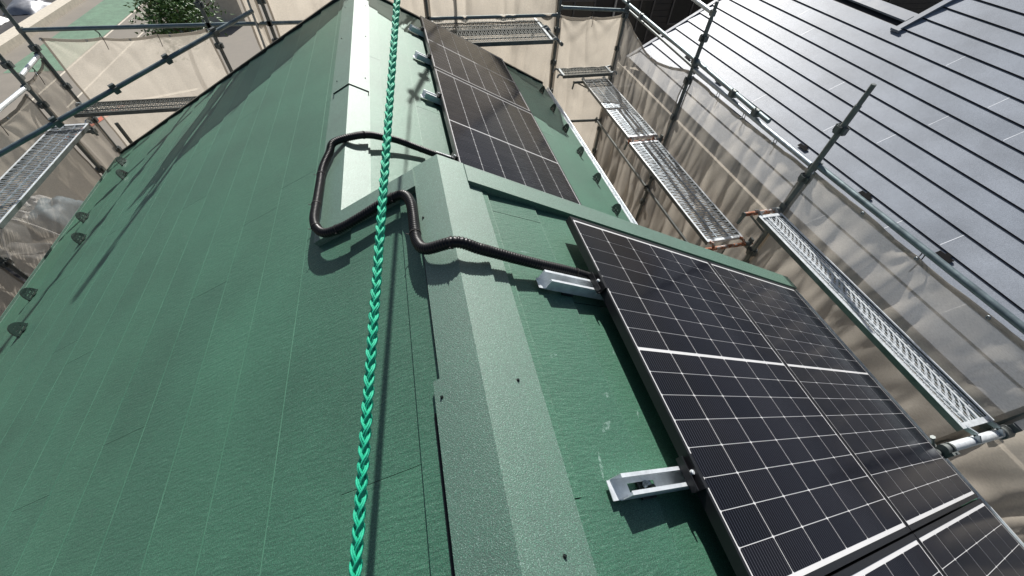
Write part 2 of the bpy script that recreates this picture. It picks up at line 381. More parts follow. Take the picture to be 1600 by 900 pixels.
# pale scuffs left by boots and tools on the right slope
def scuff_m():
    t = NT('pale_scuff'); nz = t.noise(t.coord((60, 60, 60)), 1, 4, .7)
    d = t.n('ShaderNodeBsdfDiffuse'); d.inputs[0].default_value = (.42, .58, .52, 1); tp = t.n('ShaderNodeBsdfTransparent'); mx = t.n('ShaderNodeMixShader')
    t.l(t.ramp(nz, [(.40, (0, 0, 0)), (.68, (.45, .45, .45))]), mx.inputs[0]); t.l(tp.outputs[0], mx.inputs[1]); t.l(d.outputs[0], mx.inputs[2]); return t.done(mx)
M['scuff'] = scuff_m()
for s_, y_, ln, wd, an in ((.34, .245, .085, .010, 1.35), (.475, .47, .035, .018, .15), (.60, .40, .03, .010, 1.2), (.34, 1.15, .05, .014, .1), (.42, .36, .06, .02, .6), (.30, .62, .04, .016, .3), (.62, .66, .04, .008, 1.3)):
    m = MB(); N = 8; c, q = math.cos(an), math.sin(an); P = []
    hh = .0015 + .0125 * ((s_ - SC0) % CW) / CW + .0012
    for side in (1, -1):
        for k in range(N + 1):
            u = (k / N - .5) * (1 if side > 0 else -1); wv = wd * .5 * side * math.cos(u * 2.8) * (1 + .5 * noise.noise(V((k * 1.7, s_ * 9, side))))
            ss = s_ + u * ln * c - wv * q; P.append(fUR(ss, y_ + u * ln * q + wv * c, .0125 * (((ss - SC0) % CW) + .012) / .288 + .0009))
    m.add(P, [tuple(range(len(P)))]); hp('scuff_mark', m, M['scuff'])
# snow guards: fan shaped slotted plates on a strap
def snow_guard():
    m = MB(); W, H, t = .066, .082, .005; N = 10
    # arch rim
    o = [(W * math.cos(math.pi * i / N), H * math.sin(math.pi * i / N) + .004) for i in range(N + 1)]
    k = [(a * .62, (b - .004) * .62 + .004) for a, b in o]
    vs = [(x, -t, z) for x, z in o + k] + [(x, t, z) for x, z in o + k]; n = N + 1; fs = []
    for i in range(N):
        fs += [(i, i + 1, n + i + 1, n + i), (2 * n + i + 1, 2 * n + i, 3 * n + i, 3 * n + i + 1), (i + 1, i, 2 * n + i, 2 * n + i + 1), (n + i, n + i + 1, 3 * n + i + 1, 3 * n + i)]
    m.add(vs, fs)
    for z, hw in ((.020, .9), (.042, .82), (.064, .62)): m.box((-W * hw, -t, z - .0075), (W * hw, t, z + .0075))
    m.box((-.004, -t * .9, .004), (.004, t * .9, H)); m.box((-W, -.012, 0), (W, .014, .006))
    m.box((-.018, .0, .0), (.018, .035, .004))
    return m.mesh('snow_guard', M['snow'])
sg = snow_guard()
def put_guard(fr, e, n, s, y):
    p = fr(s, y, .014); xx = eY; zz = n; yy = -e          # plate spans the ridge direction, strap runs uphill
    mt = Matrix((xx, yy, zz)).transposed()
    if mt.determinant() < 0: mt = Matrix((-xx, yy, zz)).transposed()
    link('snow_guard', sg, house, p - V((0, 0, GZ)), mt.to_euler())
for i in range(8):
    y = 2.56 + 1.075 * (i - 2)
    if YN < y < YF - .1: put_guard(fUL, eL, nL, 3.82, y)
    if YN < y + .54 < YF - .1: put_guard(fUL, eL, nL, 4.13, y + .54)
for i in range(7):
    y = 5.349 - .53 * i
    if y > 1.9: put_guard(fLR, eR, nR, 2.487, y)

# ------------------------------------------------------------------ solar panels
S0 = UR.dot(eR)                              # cam-frame slope coordinate of the upper ridge
fPN = lambda s, y, h: nR * (-.80 + h) + eR * s + eY * y      # near array glass plane
fPF = lambda s, y, h: nR * (-1.26 + h) + eR * s + eY * y     # far array glass plane
cell_cache = {}
def solar_panel(fr, s0, s1, y0, y1, rows_half, label, th=.035):
    base = fr((s0 + s1) / 2, (y0 + y1) / 2, -th)
    rot = Matrix((eR, eY, nR)).transposed().to_euler()
    t = thing('solar_panel', label, 'solar panel', 'black solar panels on the green roof', base); t.rotation_euler = rot
    Wx, Ly = s1 - s0, y1 - y0; fw = .011
    m = MB(); hx, hy = Wx / 2, Ly / 2
    m.box((-hx, -hy, 0), (-hx + fw, hy, th + .0015)); m.box((hx - fw, -hy, 0), (hx, hy, th + .0015))
    fy = .019
    m.box((-hx + fw, -hy, 0), (hx - fw, -hy + fy, th + .0012)); m.box((-hx + fw, hy - fy, 0), (hx - fw, hy, th + .0012))
    m.box((-hx + fw, -hy + fw, 0), (-hx + .03, hy - fw, .002)); m.box((hx - .03, -hy + fw, 0), (hx - fw, hy - fw, .002))
    m.build('frame', M['frame'], t)
    m = MB(); m.box((-hx + fw, -hy + fw, th - .006), (hx - fw, hy - fw, th - .0005)); m.build('backsheet', M['back'], t)
    mx, my, mid = .006, .013, .012
    px = (Wx - 2 * fw - 2 * mx) / 6; py = (hy - .019 - my - mid / 2) / rows_half
    key = (round(px, 4), round(py, 4))
    if key not in cell_cache:
        m = MB(); a, b, c = px / 2 - .0017, py / 2 - .0012, .004
        P = [(-a + c, -b), (a - c, -b), (a, -b + c), (a, b - c), (a - c, b), (-a + c, b), (-a, b - c), (-a, -b + c)]
        P = [(x, y) for x, y in P]
        m.add([(x, y, 0) for x, y in P], [tuple(range(8))]); cell_cache[key] = m.mesh('cell', M['cell'])
    for half in (0, 1):
        for r in range(rows_half):
            yy = (mid / 2 + py * (r + .5)) * (1 if half else -1)
            for c in range(6):
                link('cell', cell_cache[key], t, (-hx + fw + mx + px * (c + .5), yy, th + .0002))
    return t
solar_panel(fPN, 1.164, 2.317, -.155, 1.382, 8, 'near black solar panel beside the ridge, both silver rail ends at its left edge')
solar_panel(fPN, 2.325, 3.478, -.155, 1.382, 8, 'near black solar panel on the outer side, beside the scaffold walkway')
solar_panel(fPN, 1.164, 2.317, -1.70, -.163, 8, 'black solar panel cut off by bottom edge of photo, the one nearer the ridge')
solar_panel(fPN, 2.325, 3.478, -1.70, -.163, 8, 'black solar panel at bottom right corner, outermost of the lowest row')
solar_panel(fPF, .925, 2.065, 2.03, 4.035, 11, 'large dusty solar panel on the lower roof just behind the green step trim')
solar_panel(fPF, .925, 2.065, 4.055, 5.56, 8, 'farthest solar panel, at the far end of the lower roof')
# mounting rails: open C channels with feet, bolts and clamps
def rail(fr, s0, s1, y, hr, top, label, mat=None, foot_s=None, group='mounting rails under the solar panels'):
    o = fr(s0, y, 0); t = thing('mounting_rail', label, 'mounting rail', group, o)
    inv = lambda s, yy, h: fr(s, yy, h) - o
    m = MB(); w2 = .029; b = top - .052; th = .0022; fl = .011
    L = lambda a, c, mi=0: m.box(a, c, mi, inv)
    n_h = 9
    L((s0 + .03, y - w2, b), (s1, y - w2 + th, top - th)); L((s0 + .012, y + w2 - th, b), (s1, y + w2, top - th))
    L((s0, y - w2 + th, b), (s0 + .075, y + w2 - th, b + th)); L((s0 + .19, y - w2 + th, b), (s1, y + w2 - th, b + th))
    L((s0 + .075, y - w2 + th, b), (s0 + .19, y - .012, b + th)); L((s0 + .075, y + .012, b), (s0 + .19, y + w2 - th, b + th))
    L((s0 + .03, y - w2, top - th), (s1, y - w2 + fl, top)); L((s0 + .012, y + w2 - fl, top - th), (s1, y + w2, top))
    m.build('channel', mat or M['galvw'], t)
    m = MB()
    for i in range(n_h):
        p = inv(s0 + .05 + .024 * i, y - w2 - .0004, top - .010)
        m.tube(p, p - eY * .0006, .0028, 8)
    m.build('punched_hole', M['white'], t)
    m = MB(); fs = foot_s or s0 + .15
    L = lambda a, c: m.box(a, c, 0, inv)
    L((fs - .03, y - .035, hr + .013), (fs + .03, y + .03, hr + .021)); L((fs - .022, y - .033, hr + .02), (fs - .017, y + .02, b))
    L((fs + .017, y - .033, hr + .02), (fs + .022, y + .02, b)); L((fs - .022, y - .033, b - .008), (fs + .022, y + .02, b - .001))
    m.tube(inv(fs, y - .012, hr + .021), inv(fs, y - .012, hr + .05), .009, 8); m.build('foot', M['darkmetal'], t)
    m = MB(); m.tube(inv(fs, y, b), inv(fs, y, b + .018), .006, 10); m.tube(inv(fs, y, b + .002), inv(fs, y, b + .006), .014, 14)
    m.tube(inv(fs, y, b + .006), inv(fs, y, b + .014), .010, 6); m.build('bolt', M['galv'], t)
    return t
rn = -.036
rN1 = rail(fPN, .872, 3.62, .172, -.11, rn, 'silver rail end with slotted floor at lower right, standing clear of the near panel')
rN2 = rail(fPN, .882, 3.62, .955, -.11, rn, 'silver rail end where the black conduit runs in beside the near panel')
rail(fPN, .872, 3.62, -1.33, -.11, rn, 'silver rail under the panels at the bottom edge of photo')
lab = ['silver rail end beside the conduit at the near corner of the far panel row', 'third silver rail end on the far panel row, above the conduit end',
       'second silver rail end from the far end of the far panel row', 'silver rail end nearest the far roof edge']
for y, l in zip((2.50, 3.49, 4.36, 5.15), lab): rail(fPF, .775, 2.03, y, -.11, -.036, l)
# black end clamps on the panel edge
def clamp(fr, s, y, label, L_=.10):
    o = fr(s, y, 0); t = thing('end_clamp', label, 'clamp', 'black end clamps on panel edges', o)
    inv = lambda a, b, c: fr(a, b, c) - o
    m = MB(); m.box((s - .02, y - L_ / 2, -.036), (s - .0005, y + L_ / 2, -.031), 0, inv); m.box((s - .006, y - L_ / 2, -.031), (s - .001, y + L_ / 2, .0035), 0, inv)
    m.box((s - .006, y - L_ / 2, .0035), (s + .009, y + L_ / 2, .007), 0, inv); m.box((s - .024, y - L_ / 2, -.031), (s - .019, y + L_ / 2, -.008), 0, inv)
    m.build('bracket', M['frame'], t)
    m = MB(); m.tube(inv(s - .012, y, -.03), inv(s - .012, y, -.002), .004, 8); m.tube(inv(s - .012, y, -.010), inv(s - .012, y, -.003), .0075, 6); m.build('bolt', M['galvw'], t)
clamp(fPN, 1.163, .172, 'black clamp on the panel edge at the lower silver rail end'); clamp(fPN, 1.163, .955, 'black clamp on panel edge where the conduit goes under')
for y, l in zip((2.50, 3.49, 4.36, 5.15), ('at the conduit end', 'on the third rail end', 'on the second rail end', 'nearest the far roof edge')):
    clamp(fPF, .924, y, 'small clamp on the far panel row ' + l, .07)

# ------------------------------------------------------------------ black corrugated conduit with cable ties
cpts = [fLR(.90, 2.60, .045), fLR(.701, 2.542, .050), fLR(.568, 2.513, .055), fLR(.427, 2.508, .060), fLR(.291, 2.494, .070), fLR(.205, 2.460, .075), fLR(.116, 2.422, .080),
        fLR(.03, 2.36, .075), fUL(S_LOW + .03, 2.31, .072), fUL(.632, 2.235, .066), fUL(.672, 2.11, .065), fUL(.675, 1.95, .068), fUL(.671, 1.80, .075), fUL(.663, 1.64, .085), fUL(.633, 1.545, .085),
        fUL(.578, 1.483, .082), fUL(.489, 1.465, .078), fUL(.402, 1.471, .074), fUL(.299, 1.486, .070), fUL(.214, 1.490, .066), fUL(.163, 1.470, .063), fUL(.137, 1.405, .060),
        fUL(.132, 1.32, .057), fUL(.132, 1.221, .057), fUL(.122, 1.136, .064), fUL(.08, 1.065, .075), UR + V((0, 1.02, .088)), fUR(.05, 1.012, .080), fUR(.117, 1.02, .071), fUR(.235, 1.020, .066),
        fUR(.364, 1.022, .062), fUR(.507, 1.027, .058), fUR(.655, 1.018, .055), fUR(.80, 1.01, .05)]
cp_ = smooth_curve(cpts, 22)
# resample evenly so that the rings are even
def resample(P, step):
    out = [P[0]]; acc = 0
    for a, b in zip(P, P[1:]):
        L = (b - a).length; d = step - acc
        while d <= L and L > 0:
            out.append(a + (b - a) * (d / L)); d += step
        acc = L - (d - step)
    return out
cr = resample(cp_, .0030)
con = thing('conduit', 'black corrugated conduit bending over both ridges between the two panel rows', 'conduit', loc=cr[0])
m = MB(); m.path([p - cr[0] for p in cr], .022, 14, rf=lambda i: .0225 if (i // 2) % 2 else .0200, smooth=True); m.build('corrugated_tube', M['black'], con)
for k in (.12, .23, .355, .43, .485, .53, .61, .70, .77, .93):
    i = int(k * len(cr)); a, b = cr[i], cr[i + 2]; d = (b - a).normalized()
    m = MB(); m.tube(a - d * .0025 - cr[0], a + d * .0025 - cr[0], .0242, 14)
    u = d.cross(V((0, 0, 1))).normalized(); q = a - cr[0] + u * .024 + V((0, 0, .002)); m.beam(q, q + u * .012 + V((0, 0, .006)), .004, .002)
    m.build('cable_tie', M['cord'], con)

# ------------------------------------------------------------------ braided rope from the ridge up to a scaffold post
RA, RB = V((-.3254, -.50, -1.0848)), V((.8543, 6.93, 1.4305))
rope = thing('rope', 'bright green braided safety rope stretched over the ridge', 'rope', loc=RA)
rd = (RB - RA).normalized(); ra = rd.orthogonal().normalized(); rb = rd.cross(ra); RL = (RB - RA).length
def strand(kf, sign, L0, L1, n):
    pts = []; pitch = .112
    for i in range(n + 1):
        l = L0 + (L1 - L0) * i / n; ph = 2 * math.pi * l / pitch
        th = sign * ph + kf; rr = .0068 - .0022 * min(1, l / 3.0)      # pulled tighter toward the post
        # plait: flatten helix and weave in and out
        wv = math.cos(4 * (ph + (kf * sign) * 1.0) * .5) * .0024
        pts.append(rd * l + (ra * math.cos(th) + rb * math.sin(th)) * (rr + wv * sign + .0006 * noise.noise(V((l * 30, kf, sign)))))
    return pts
NEAR = 3.6
for sgn in (1, -1):
    for k in range(4):
        m = MB(); P = strand(k * math.pi / 2 + (0.4 if sgn < 0 else 0), sgn, 0, NEAR, 760)
        for y_ in range(3):                             # three yarns twisted into each strand
            Q = []
            for i, p in enumerate(P):
                d = (P[min(i + 1, 760)] - P[max(i - 1, 0)]).normalized(); a = d.orthogonal().normalized(); b = d.cross(a); an = i * .16 * sgn + y_ * 2.094
                Q.append(p + (a * math.cos(an) + b * math.sin(an)) * (.0020 + .0004 * noise.noise(V((i * .11, k, y_)))))
            m.path(Q, .0026, 5)
        m.build('strand', M['rope'], rope)
m = MB()
for sgn in (1, -1):
    for k in range(4): m.path(strand(k * math.pi / 2, sgn, NEAR, RL, 160), .0042, 4)
tag(m.build('far_braid', M['rope'], rope), kind='stuff')

# ------------------------------------------------------------------ scaffold
PR = .0243
pm = MB()
for a in range(4):
    c, s = math.cos(a * math.pi / 2), math.sin(a * math.pi / 2)
    f_ = lambda x, y, z: V((c * x - s * y, s * x + c * y, z))
    pm.box((PR, -.022, -.03), (PR + .004, .022, .03), 0, f_); pm.box((PR, -.022, -.03), (PR + .026, -.018, .03), 0, f_)
    pm.box((PR, .018, -.03), (PR + .026, .022, .03), 0, f_); pm.box((PR + .022, -.022, -.03), (PR + .026, .022, .03), 0, f_)
pocket_mesh = pm.mesh('wedge_pocket', M['pipe_dark'])
cl = MB(); cl.tube((0, 0, -.026), (0, 0, .026), PR + .008, 12); cl.box((PR, -.03, -.026), (PR + .03, .03, .026)); cl.tube((PR + .018, -.01, -.0), (PR + .018, .05, 0), .007, 8)
cl.box((-.03, -PR - .022, -.024), (.03, -PR - .004, .024)); cl.tube((-.04, -PR - .013, 0), (.05, -PR - .013, 0), .006, 8)
clamp_mesh = cl.mesh('coupler', M['pipe_dark'])
def standard(p0, p1, label, z0=None, mat=None, step=.475, first=.2, narrow=True, group='scaffold standards'):
    p0, p1 = V(p0), V(p1); d = (p1 - p0); L = d.length; d.normalize(); rot = d.to_track_quat('Z', 'Y').to_euler()
    t = thing('scaffold_post', label, 'scaffold post', group, p0)
    m = MB(); m.tube((0, 0, 0), p1 - p0 - (d * .16 if narrow else V()), PR, 14)
    if narrow: m.tube(p1 - p0 - d * .16, p1 - p0, PR * .8, 12)
    m.build('pipe', mat or M['pipe_dark'], t)
    l = L - .16 - first
    while l > 0 and l > L - 5.2:
        link('wedge_pocket', pocket_mesh, t, d * l, rot); l -= step
    return t
def ledger(p, q, label, mat=None, r=PR, ends=True, cat='scaffold rail', group='scaffold rails', nm='scaffold_rail'):
    p, q = V(p), V(q); t = thing(nm, label, cat, group, p); d = (q - p).normalized()
    m = MB(); m.tube((0, 0, 0), q - p, r, 14); m.build('pipe', mat or M['pipe'], t)
    if ends:
        for c, s in ((V(), 1), (q - p, -1)):
            m = MB(); a = c + d * s * .035; m.beam(c - d * s * .02, a, .05, .058); m.beam(c + V((0, 0, -.06)), c + V((0, 0, .055)), .008, .03, (1, 0, 0)); m.build('wedge_end', M['pipe_dark'], t)
    return t
def couplers(t, p, q, fr_, rotx=0):
    p, q = V(p), V(q); d = (q - p).normalized()
    for f in fr_: link('coupler', clamp_mesh, t, (q - p) * f, d.to_track_quat('Z', 'Y').to_euler())
def deck(x0, x1, y0, y1, z, label, along='y', th=.045, pattern=0, bar=.030, dark=False, group='steel scaffold decks', rusty=False):
    """steel plank: side rails, end rails, hooks, pressed grating"""
    cx, cy = (x0 + x1) / 2, (y0 + y1) / 2
    t = thing('scaffold_deck', label, 'scaffold deck', group, (cx, cy, z))
    if along == 'y': F = lambda u, v, h: V((u, v, h)); W, L = (x1 - x0) / 2, (y1 - y0) / 2
    else: F = lambda u, v, h: V((v, u, h)); W, L = (y1 - y0) / 2, (x1 - x0) / 2
    gm = M['galv'] if not dark else M['pipe_dark']
    for s in (-1, 1):
        m = MB(); m.box((s * W - (.0 if s < 0 else .012), -L, -th), (s * W + (.012 if s < 0 else 0), L, 0), 1, F)
        m.box((s * W - (.0 if s < 0 else .02), -L + .001, .0), (s * W + (.02 if s < 0 else 0), L - .001, .003), 0, F); m.build('side_rail', [gm if dark else M['galvw'], M['pipe_dark']], t)  # flanks coloured dark for the shadow on them, thin lip on top
        m = MB(); m.box((-W + .013, s * L - (0 if s < 0 else .035), -.03), (W - .013, s * L + (.035 if s < 0 else 0), .004), 0, F); m.build('end_rail', M['galvw'] if not dark else M['galv'], t)
        for k in (-1, 1):
            m = MB(); P = [F(k * (W - .035), s * (L - .01), -.01), F(k * (W - .035), s * (L + .05), .012), F(k * (W - .035), s * (L + .085), -.015), F(k * (W - .035), s * (L + .08), -.045)]
            for a, b in zip(P, P[1:]): m.beam(a, b, .012, .03, up=(0, 0, 1) if abs((b - a).normalized().z) < .9 else (1, 0, 0))
            m.build('hook', M['galv'] if not rusty else M['rust'], t)
    m = MB(); n = int(2 * (L - .04) / bar)
    if pattern == 1:                                   # lanes of raised slanted strips
        lanes = 9; lw = (2 * W - .04) / lanes
        for q in range(lanes):
            u = -W + .02 + lw * (q + .5)
            for i in range(int(2 * (L - .05) / .052)):
                v = -L + .045 + .052 * (i + .5 * (q % 2)); sl_ = lw * .36 * (1 if (q // 3) % 2 else -1)
                m.beam(F(u - sl_, v - .004, -.010), F(u + sl_, v + .050, -.002), .0075, .004)
        ug = MB()  # dark strips added below so the gaps of the deep mesh look shaded
        for q in range(6): ug.box((-W + .02 + (2 * W - .04) * (q + .25) / 6, -L + .03, -.042), (-W + .02 + (2 * W - .04) * (q + .80) / 6, L - .03, -.038), 0, F)
        tag(ug.build('gap_shade_strips', M['darkmetal'], t), kind='stuff')
        for q in range(1, lanes): m.box((-W + .02 + lw * q - .002, -L + .03, -.014), (-W + .02 + lw * q + .002, L - .03, -.008), 0, F)
        n = 0
    for i in range(n):
        v = -L + .04 + bar * (i + .5)
        for q, (u0, u1) in enumerate(((-W + .02, -W * .36), (-W * .30, W * .30), (W * .36, W - .02))):
            sh = bar * .42 * (1 if (i + q) % 2 else -1)
            if pattern == 1: sh = bar * .9
            a = F(u0, v - sh / 2, -.004); b = F(u1, v + sh / 2, -.004)
            m.beam(a, b, bar * .33, .005)
        if pattern == 0:
            for u in (-W * .66, 0, W * .66):
                m.beam(F(u, v, -.010), F(u + .012, v + bar * .9, -.006), .006, .004)
    for u in (-W * .33, W * .33): m.box((u - .007, -L + .03, -.014), (u + .007, L - .03, .001), 0, F)
    tag(m.build('grating', (M['galvw'] if pattern else M['galv']) if not dark else M['pipe_dark'], t), kind='stuff')
    return t
# ---- right hand row
XR = 3.42
Yp = (-1.95, .16, 2.335, 4.50, 6.70); xs = (XR, XR, XR, 3.45, 3.53); tops = (-1.5, -1.75, -1.165, -1.19, -1.72)
names = ['post behind the camera on the right walkway', 'scaffold post just past the right edge holding the thick white transom', 'tall scaffold post standing up in front of the grey roof with free thinner tip',
         'scaffold post at the far end of the long right walkway', 'corner scaffold post at far right, behind the small deck']
for y, x, z, l in zip(Yp, xs, tops, names): standard((x, y, GZ), (x, y, z), l, narrow=(z > -1.6), first=.05 if z < -1.6 else .2)
ZR = -1.835
ledger((XR + .01, -1.95, ZR - .02), (XR + .01, 2.335, ZR - .02), 'pale top rail along the right walkway in the foreground, with the mesh tied under it', M['pipe'])
ledger((XR + .01, 2.335, ZR - .05), (3.46, 4.50, ZR - .05), 'lower of the two top rails, right side middle bay', M['galv'])
tr = ledger((3.41, 3.02, ZR + .03), (3.54, 6.9, ZR + .06), 'long overlapping top pipe with couplers, right side far bay', M['pipe'], ends=False); couplers(tr, (3.41, 3.02, ZR + .03), (3.54, 6.9, ZR + .06), (.05, .16, .38, .80))
ledger((3.50, 4.5, ZR - .06), (3.56, 6.70, ZR - .02), 'thin rail below the far top pipe on right side', M['pipe_dark'], r=.017)
ledger((3.45, 4.50, -1.30), (3.62, 7.4, -1.22), 'pale pipe leaving the joint post toward dark house at top', M['galv'])
for a, b, l in ((.16, 2.335, 'near bay'), (2.335, 4.5, 'middle bay'), (4.5, 6.7, 'far bay')):
    ledger((XR - .0, a, -3.65), (XR, b, -3.65), 'rail one level below the right walkway, ' + l, M['pipe_dark'], r=.021)
    ledger((XR + .03, a, -5.6), (XR + .03, b, -5.6), 'lowest visible rail on the right side, ' + l, M['pipe_dark'], r=.021)
ledger((3.53, 6.70, ZR - .03), (2.44, 6.78, ZR + .01), 'short top rail in front of the dark house at top, with one black tie', M['pipe'])
ledger((3.53, 6.70, -3.66), (2.44, 6.78, -3.66), 'short rail low behind the far right roof edge', M['pipe_dark'])
deck(3.065, 3.325, .17, 2.26, -2.33, 'near steel walkway plank beside the solar panels on the right', pattern=1, bar=.026)
deck(2.89, 3.335, 2.47, 4.52, -2.84, 'long perforated walkway in the middle of the right side, rust at its near end', rusty=True)
deck(2.94, 3.40, 4.66, 6.60, -2.84, 'perforated walkway at far right running in under the small cross deck')
deck(2.52, 3.42, 6.46, 6.76, -2.70, 'small dark cross deck at the far right corner', along='x', dark=True)
deck(2.95, 3.36, 2.45, 4.4, -4.72, 'lower level walkway seen below the roof edge in the gap', dark=True)
deck(2.95, 3.36, .2, 2.3, -4.72, 'lower level walkway hidden beneath the near plank', dark=True)
# transoms under plank ends
def transom(x0, x1, y, z, label, mat, brace=True, r=.021):
    t = thing('transom', label, 'scaffold bracket', 'deck brackets', (x0, y, z))
    m = MB(); m.tube((0, 0, 0), (x1 - x0, 0, 0), r, 14); m.build('pipe', mat, t)
    m = MB(); m.tube((0, 0, 0), (-.012, 0, 0), r * 1.15, 12); m.beam((-.0, -.0, -.005), (-.015, -.0, -.11), .022, .022, (0, 1, 0)); m.build('hanging_lug', M['pipe_dark'], t)
    m = MB(); m.tube((x1 - x0 - .09, 0, 0), (x1 - x0 - .03, 0, 0), r * 1.45, 12); m.beam((x1 - x0 - .03, 0, -.07), (x1 - x0 - .03, 0, .07), .05, .02, (1, 0, 0)); m.build('collar', M['pipe_dark'], t)
    if brace:
        m = MB(); m.beam((.08, 0, -.02), (x1 - x0 - .03, 0, -.30), .02, .006, (0, 1, 0)); m.beam((.30, 0, -.03), (.30, 0, -.18), .012, .006, (0, 1, 0)); m.build('brace', M['pipe_dark'], t)
transom(2.98, XR, 2.335, -2.36, 'bracket with rust red hook bar at the head of the near plank', M['rust'])
transom(2.80, XR, 2.40, -2.88, 'bracket with orange rust below the near end of the long walkway', M['rust'])
transom(2.90, 3.46, 4.59, -2.88, 'bracket with orange bar between the two right walkways', M['rust'])
transom(2.92, XR, .10, -2.37, 'thick bright transom pipe at the lower right corner', M['galvw'], r=.0285)
transom(2.80, 3.50, 6.62, -2.89, 'dark bracket under the small corner deck', M['pipe_dark'])
transom(2.85, 3.46, 4.45, -4.76, 'pale bracket of the lower level walkway seen past the roof edge', M['galv'])
# coupler cluster at the end of the thick transom
t = thing('swivel_coupler', 'black double coupler on the thick transom at lower right, beside the panel corner', 'coupler', loc=(2.90, .10, -2.40))
link('body', clamp_mesh, t, (0, 0, .02), (0, R_(90), 0)); link('body', clamp_mesh, t, (-.05, .0, -.03), (R_(40), R_(70), 0))
m = MB(); m.tube((-.02, .03, -.02), (-.06, .07, .05), .007, 8); m.tube((-.06, .07, .05), (-.065, .075, .06), .014, 6); m.build('bolt', M['pipe_dark'], t)
m = MB(); m.path(smooth_curve([(-.04, -.02, -.03), (-.07, -.05, -.09), (-.02, -.06, -.12), (.04, -.03, -.08), (.05, -.06, -.13)], 6), .005, 6); m.build('wire', M['cord'], t)

# ---- far row behind the gable
YB = 6.80
for x, z, l in ((2.44, -.9, 'far scaffold post between the far deck and the small corner deck'), (.405, -.4, 'far scaffold post rising just behind the farthest solar panel'),
                (-1.75, .98, 'far scaffold post behind the roof edge, left of the ridge'), (-2.50, .95, 'dark far scaffold post beside the tall green shrub'),
                (-4.62, -.9, 'left corner scaffold post where the loose pipe crosses')):
    standard((x, YB, GZ), (x, YB, z), l, first=.12)
standard((.86, YB + .17, GZ), (.86, YB + .17, 1.50), 'scaffold post at top edge that holds the green rope', first=.03)
ledger((-2.15, YB - .04, -8.3), (-1.80, YB - .04, .9), 'thin slanting brace beside the far post left of ridge', M['galv'], r=.015, ends=False)
rl = ((-4.62, -2.5, 'top rail over the mesh beside the green shrub'), (-2.5, -1.75, 'very short top rail left of the ridge'), (-1.75, .405, 'top rail passing behind the ridge end'), (.405, 2.44, 'top rail above the far deck'))
for a, b, l in rl:
    ledger((a, YB, -1.93), (b, YB, -1.93), l, M['pipe']);
for a, b, l in ((-4.62, -2.5, 'left'), (.405, 2.44, 'right')): ledger((a, YB, -3.68), (b, YB, -3.68), 'lower far rail in the ' + l + ' bay', M['pipe_dark'])
deck(.45, 2.10, 5.95, 6.44, -1.99, 'nearer of two dark planks beyond the farthest solar panel', along='x', dark=True, th=.05)
deck(.45, 2.10, 6.46, 6.95, -1.99, 'farther of two dark planks beyond the farthest solar panel', along='x', dark=True, th=.05)
deck(-4.45, -2.55, 6.28, 6.62, -2.76, 'dark narrow plank across the left bay beyond the roof', along='x', dark=True)
ledger((2.20, 5.85, -2.02), (2.10, 7.1, -2.02), 'dark transom at the right end of the far planks', M['pipe_dark'], ends=False)
# ---- left row
for y, z, l in ((6.21, -1.9, 'second left scaffold post, close behind the corner one'), (4.1, -1.7, 'left scaffold post outside the frame'), (2.0, -1.7, 'left scaffold post outside the frame, nearest the camera')):
    standard((-4.62, y, GZ), (-4.62, y, z), l, narrow=False, first=.05)
standard((-4.02, 6.25, GZ), (-4.02, 6.25, -2.9), 'inner left scaffold post below the grating, a coupler at its middle', narrow=False, first=.5)
ledger((-4.62, 6.78, -2.20), (-4.62, 6.23, -2.26), 'short bright rail between the two left posts', M['galvw'])
ledger((-4.62, 6.19, -2.36), (-4.62, 4.1, -2.36), 'bright top rail at the left edge of photo', M['galvw'])
ledger((-4.62, 6.19, -3.65), (-4.62, 4.1, -3.65), 'dark rail below the left grating', M['pipe_dark'])
ledger((-3.85, 6.62, -3.55), (-4.02, 6.25, -3.95), 'short slanting pipe under the left grating', M['pipe_dark'], ends=False, r=.018)
deck(-4.54, -4.14, 3.95, 5.98, -2.75, 'bright steel grating walkway at left, beyond the eave', bar=.040)
pa, pb = V((-4.62, 4.30, -2.52)), V((-1.86, 6.66, -1.745))
t = standard(pa, pb, 'loose steel pipe with wedge pockets lying slantwise across the top rails at left', mat=M['pipe'], step=.66, first=.42, narrow=False)
ledger((-4.1, 5.9, -2.82), (-4.66, 5.95, -2.82), 'short tube under the far end of left grating', M['pipe_dark'])

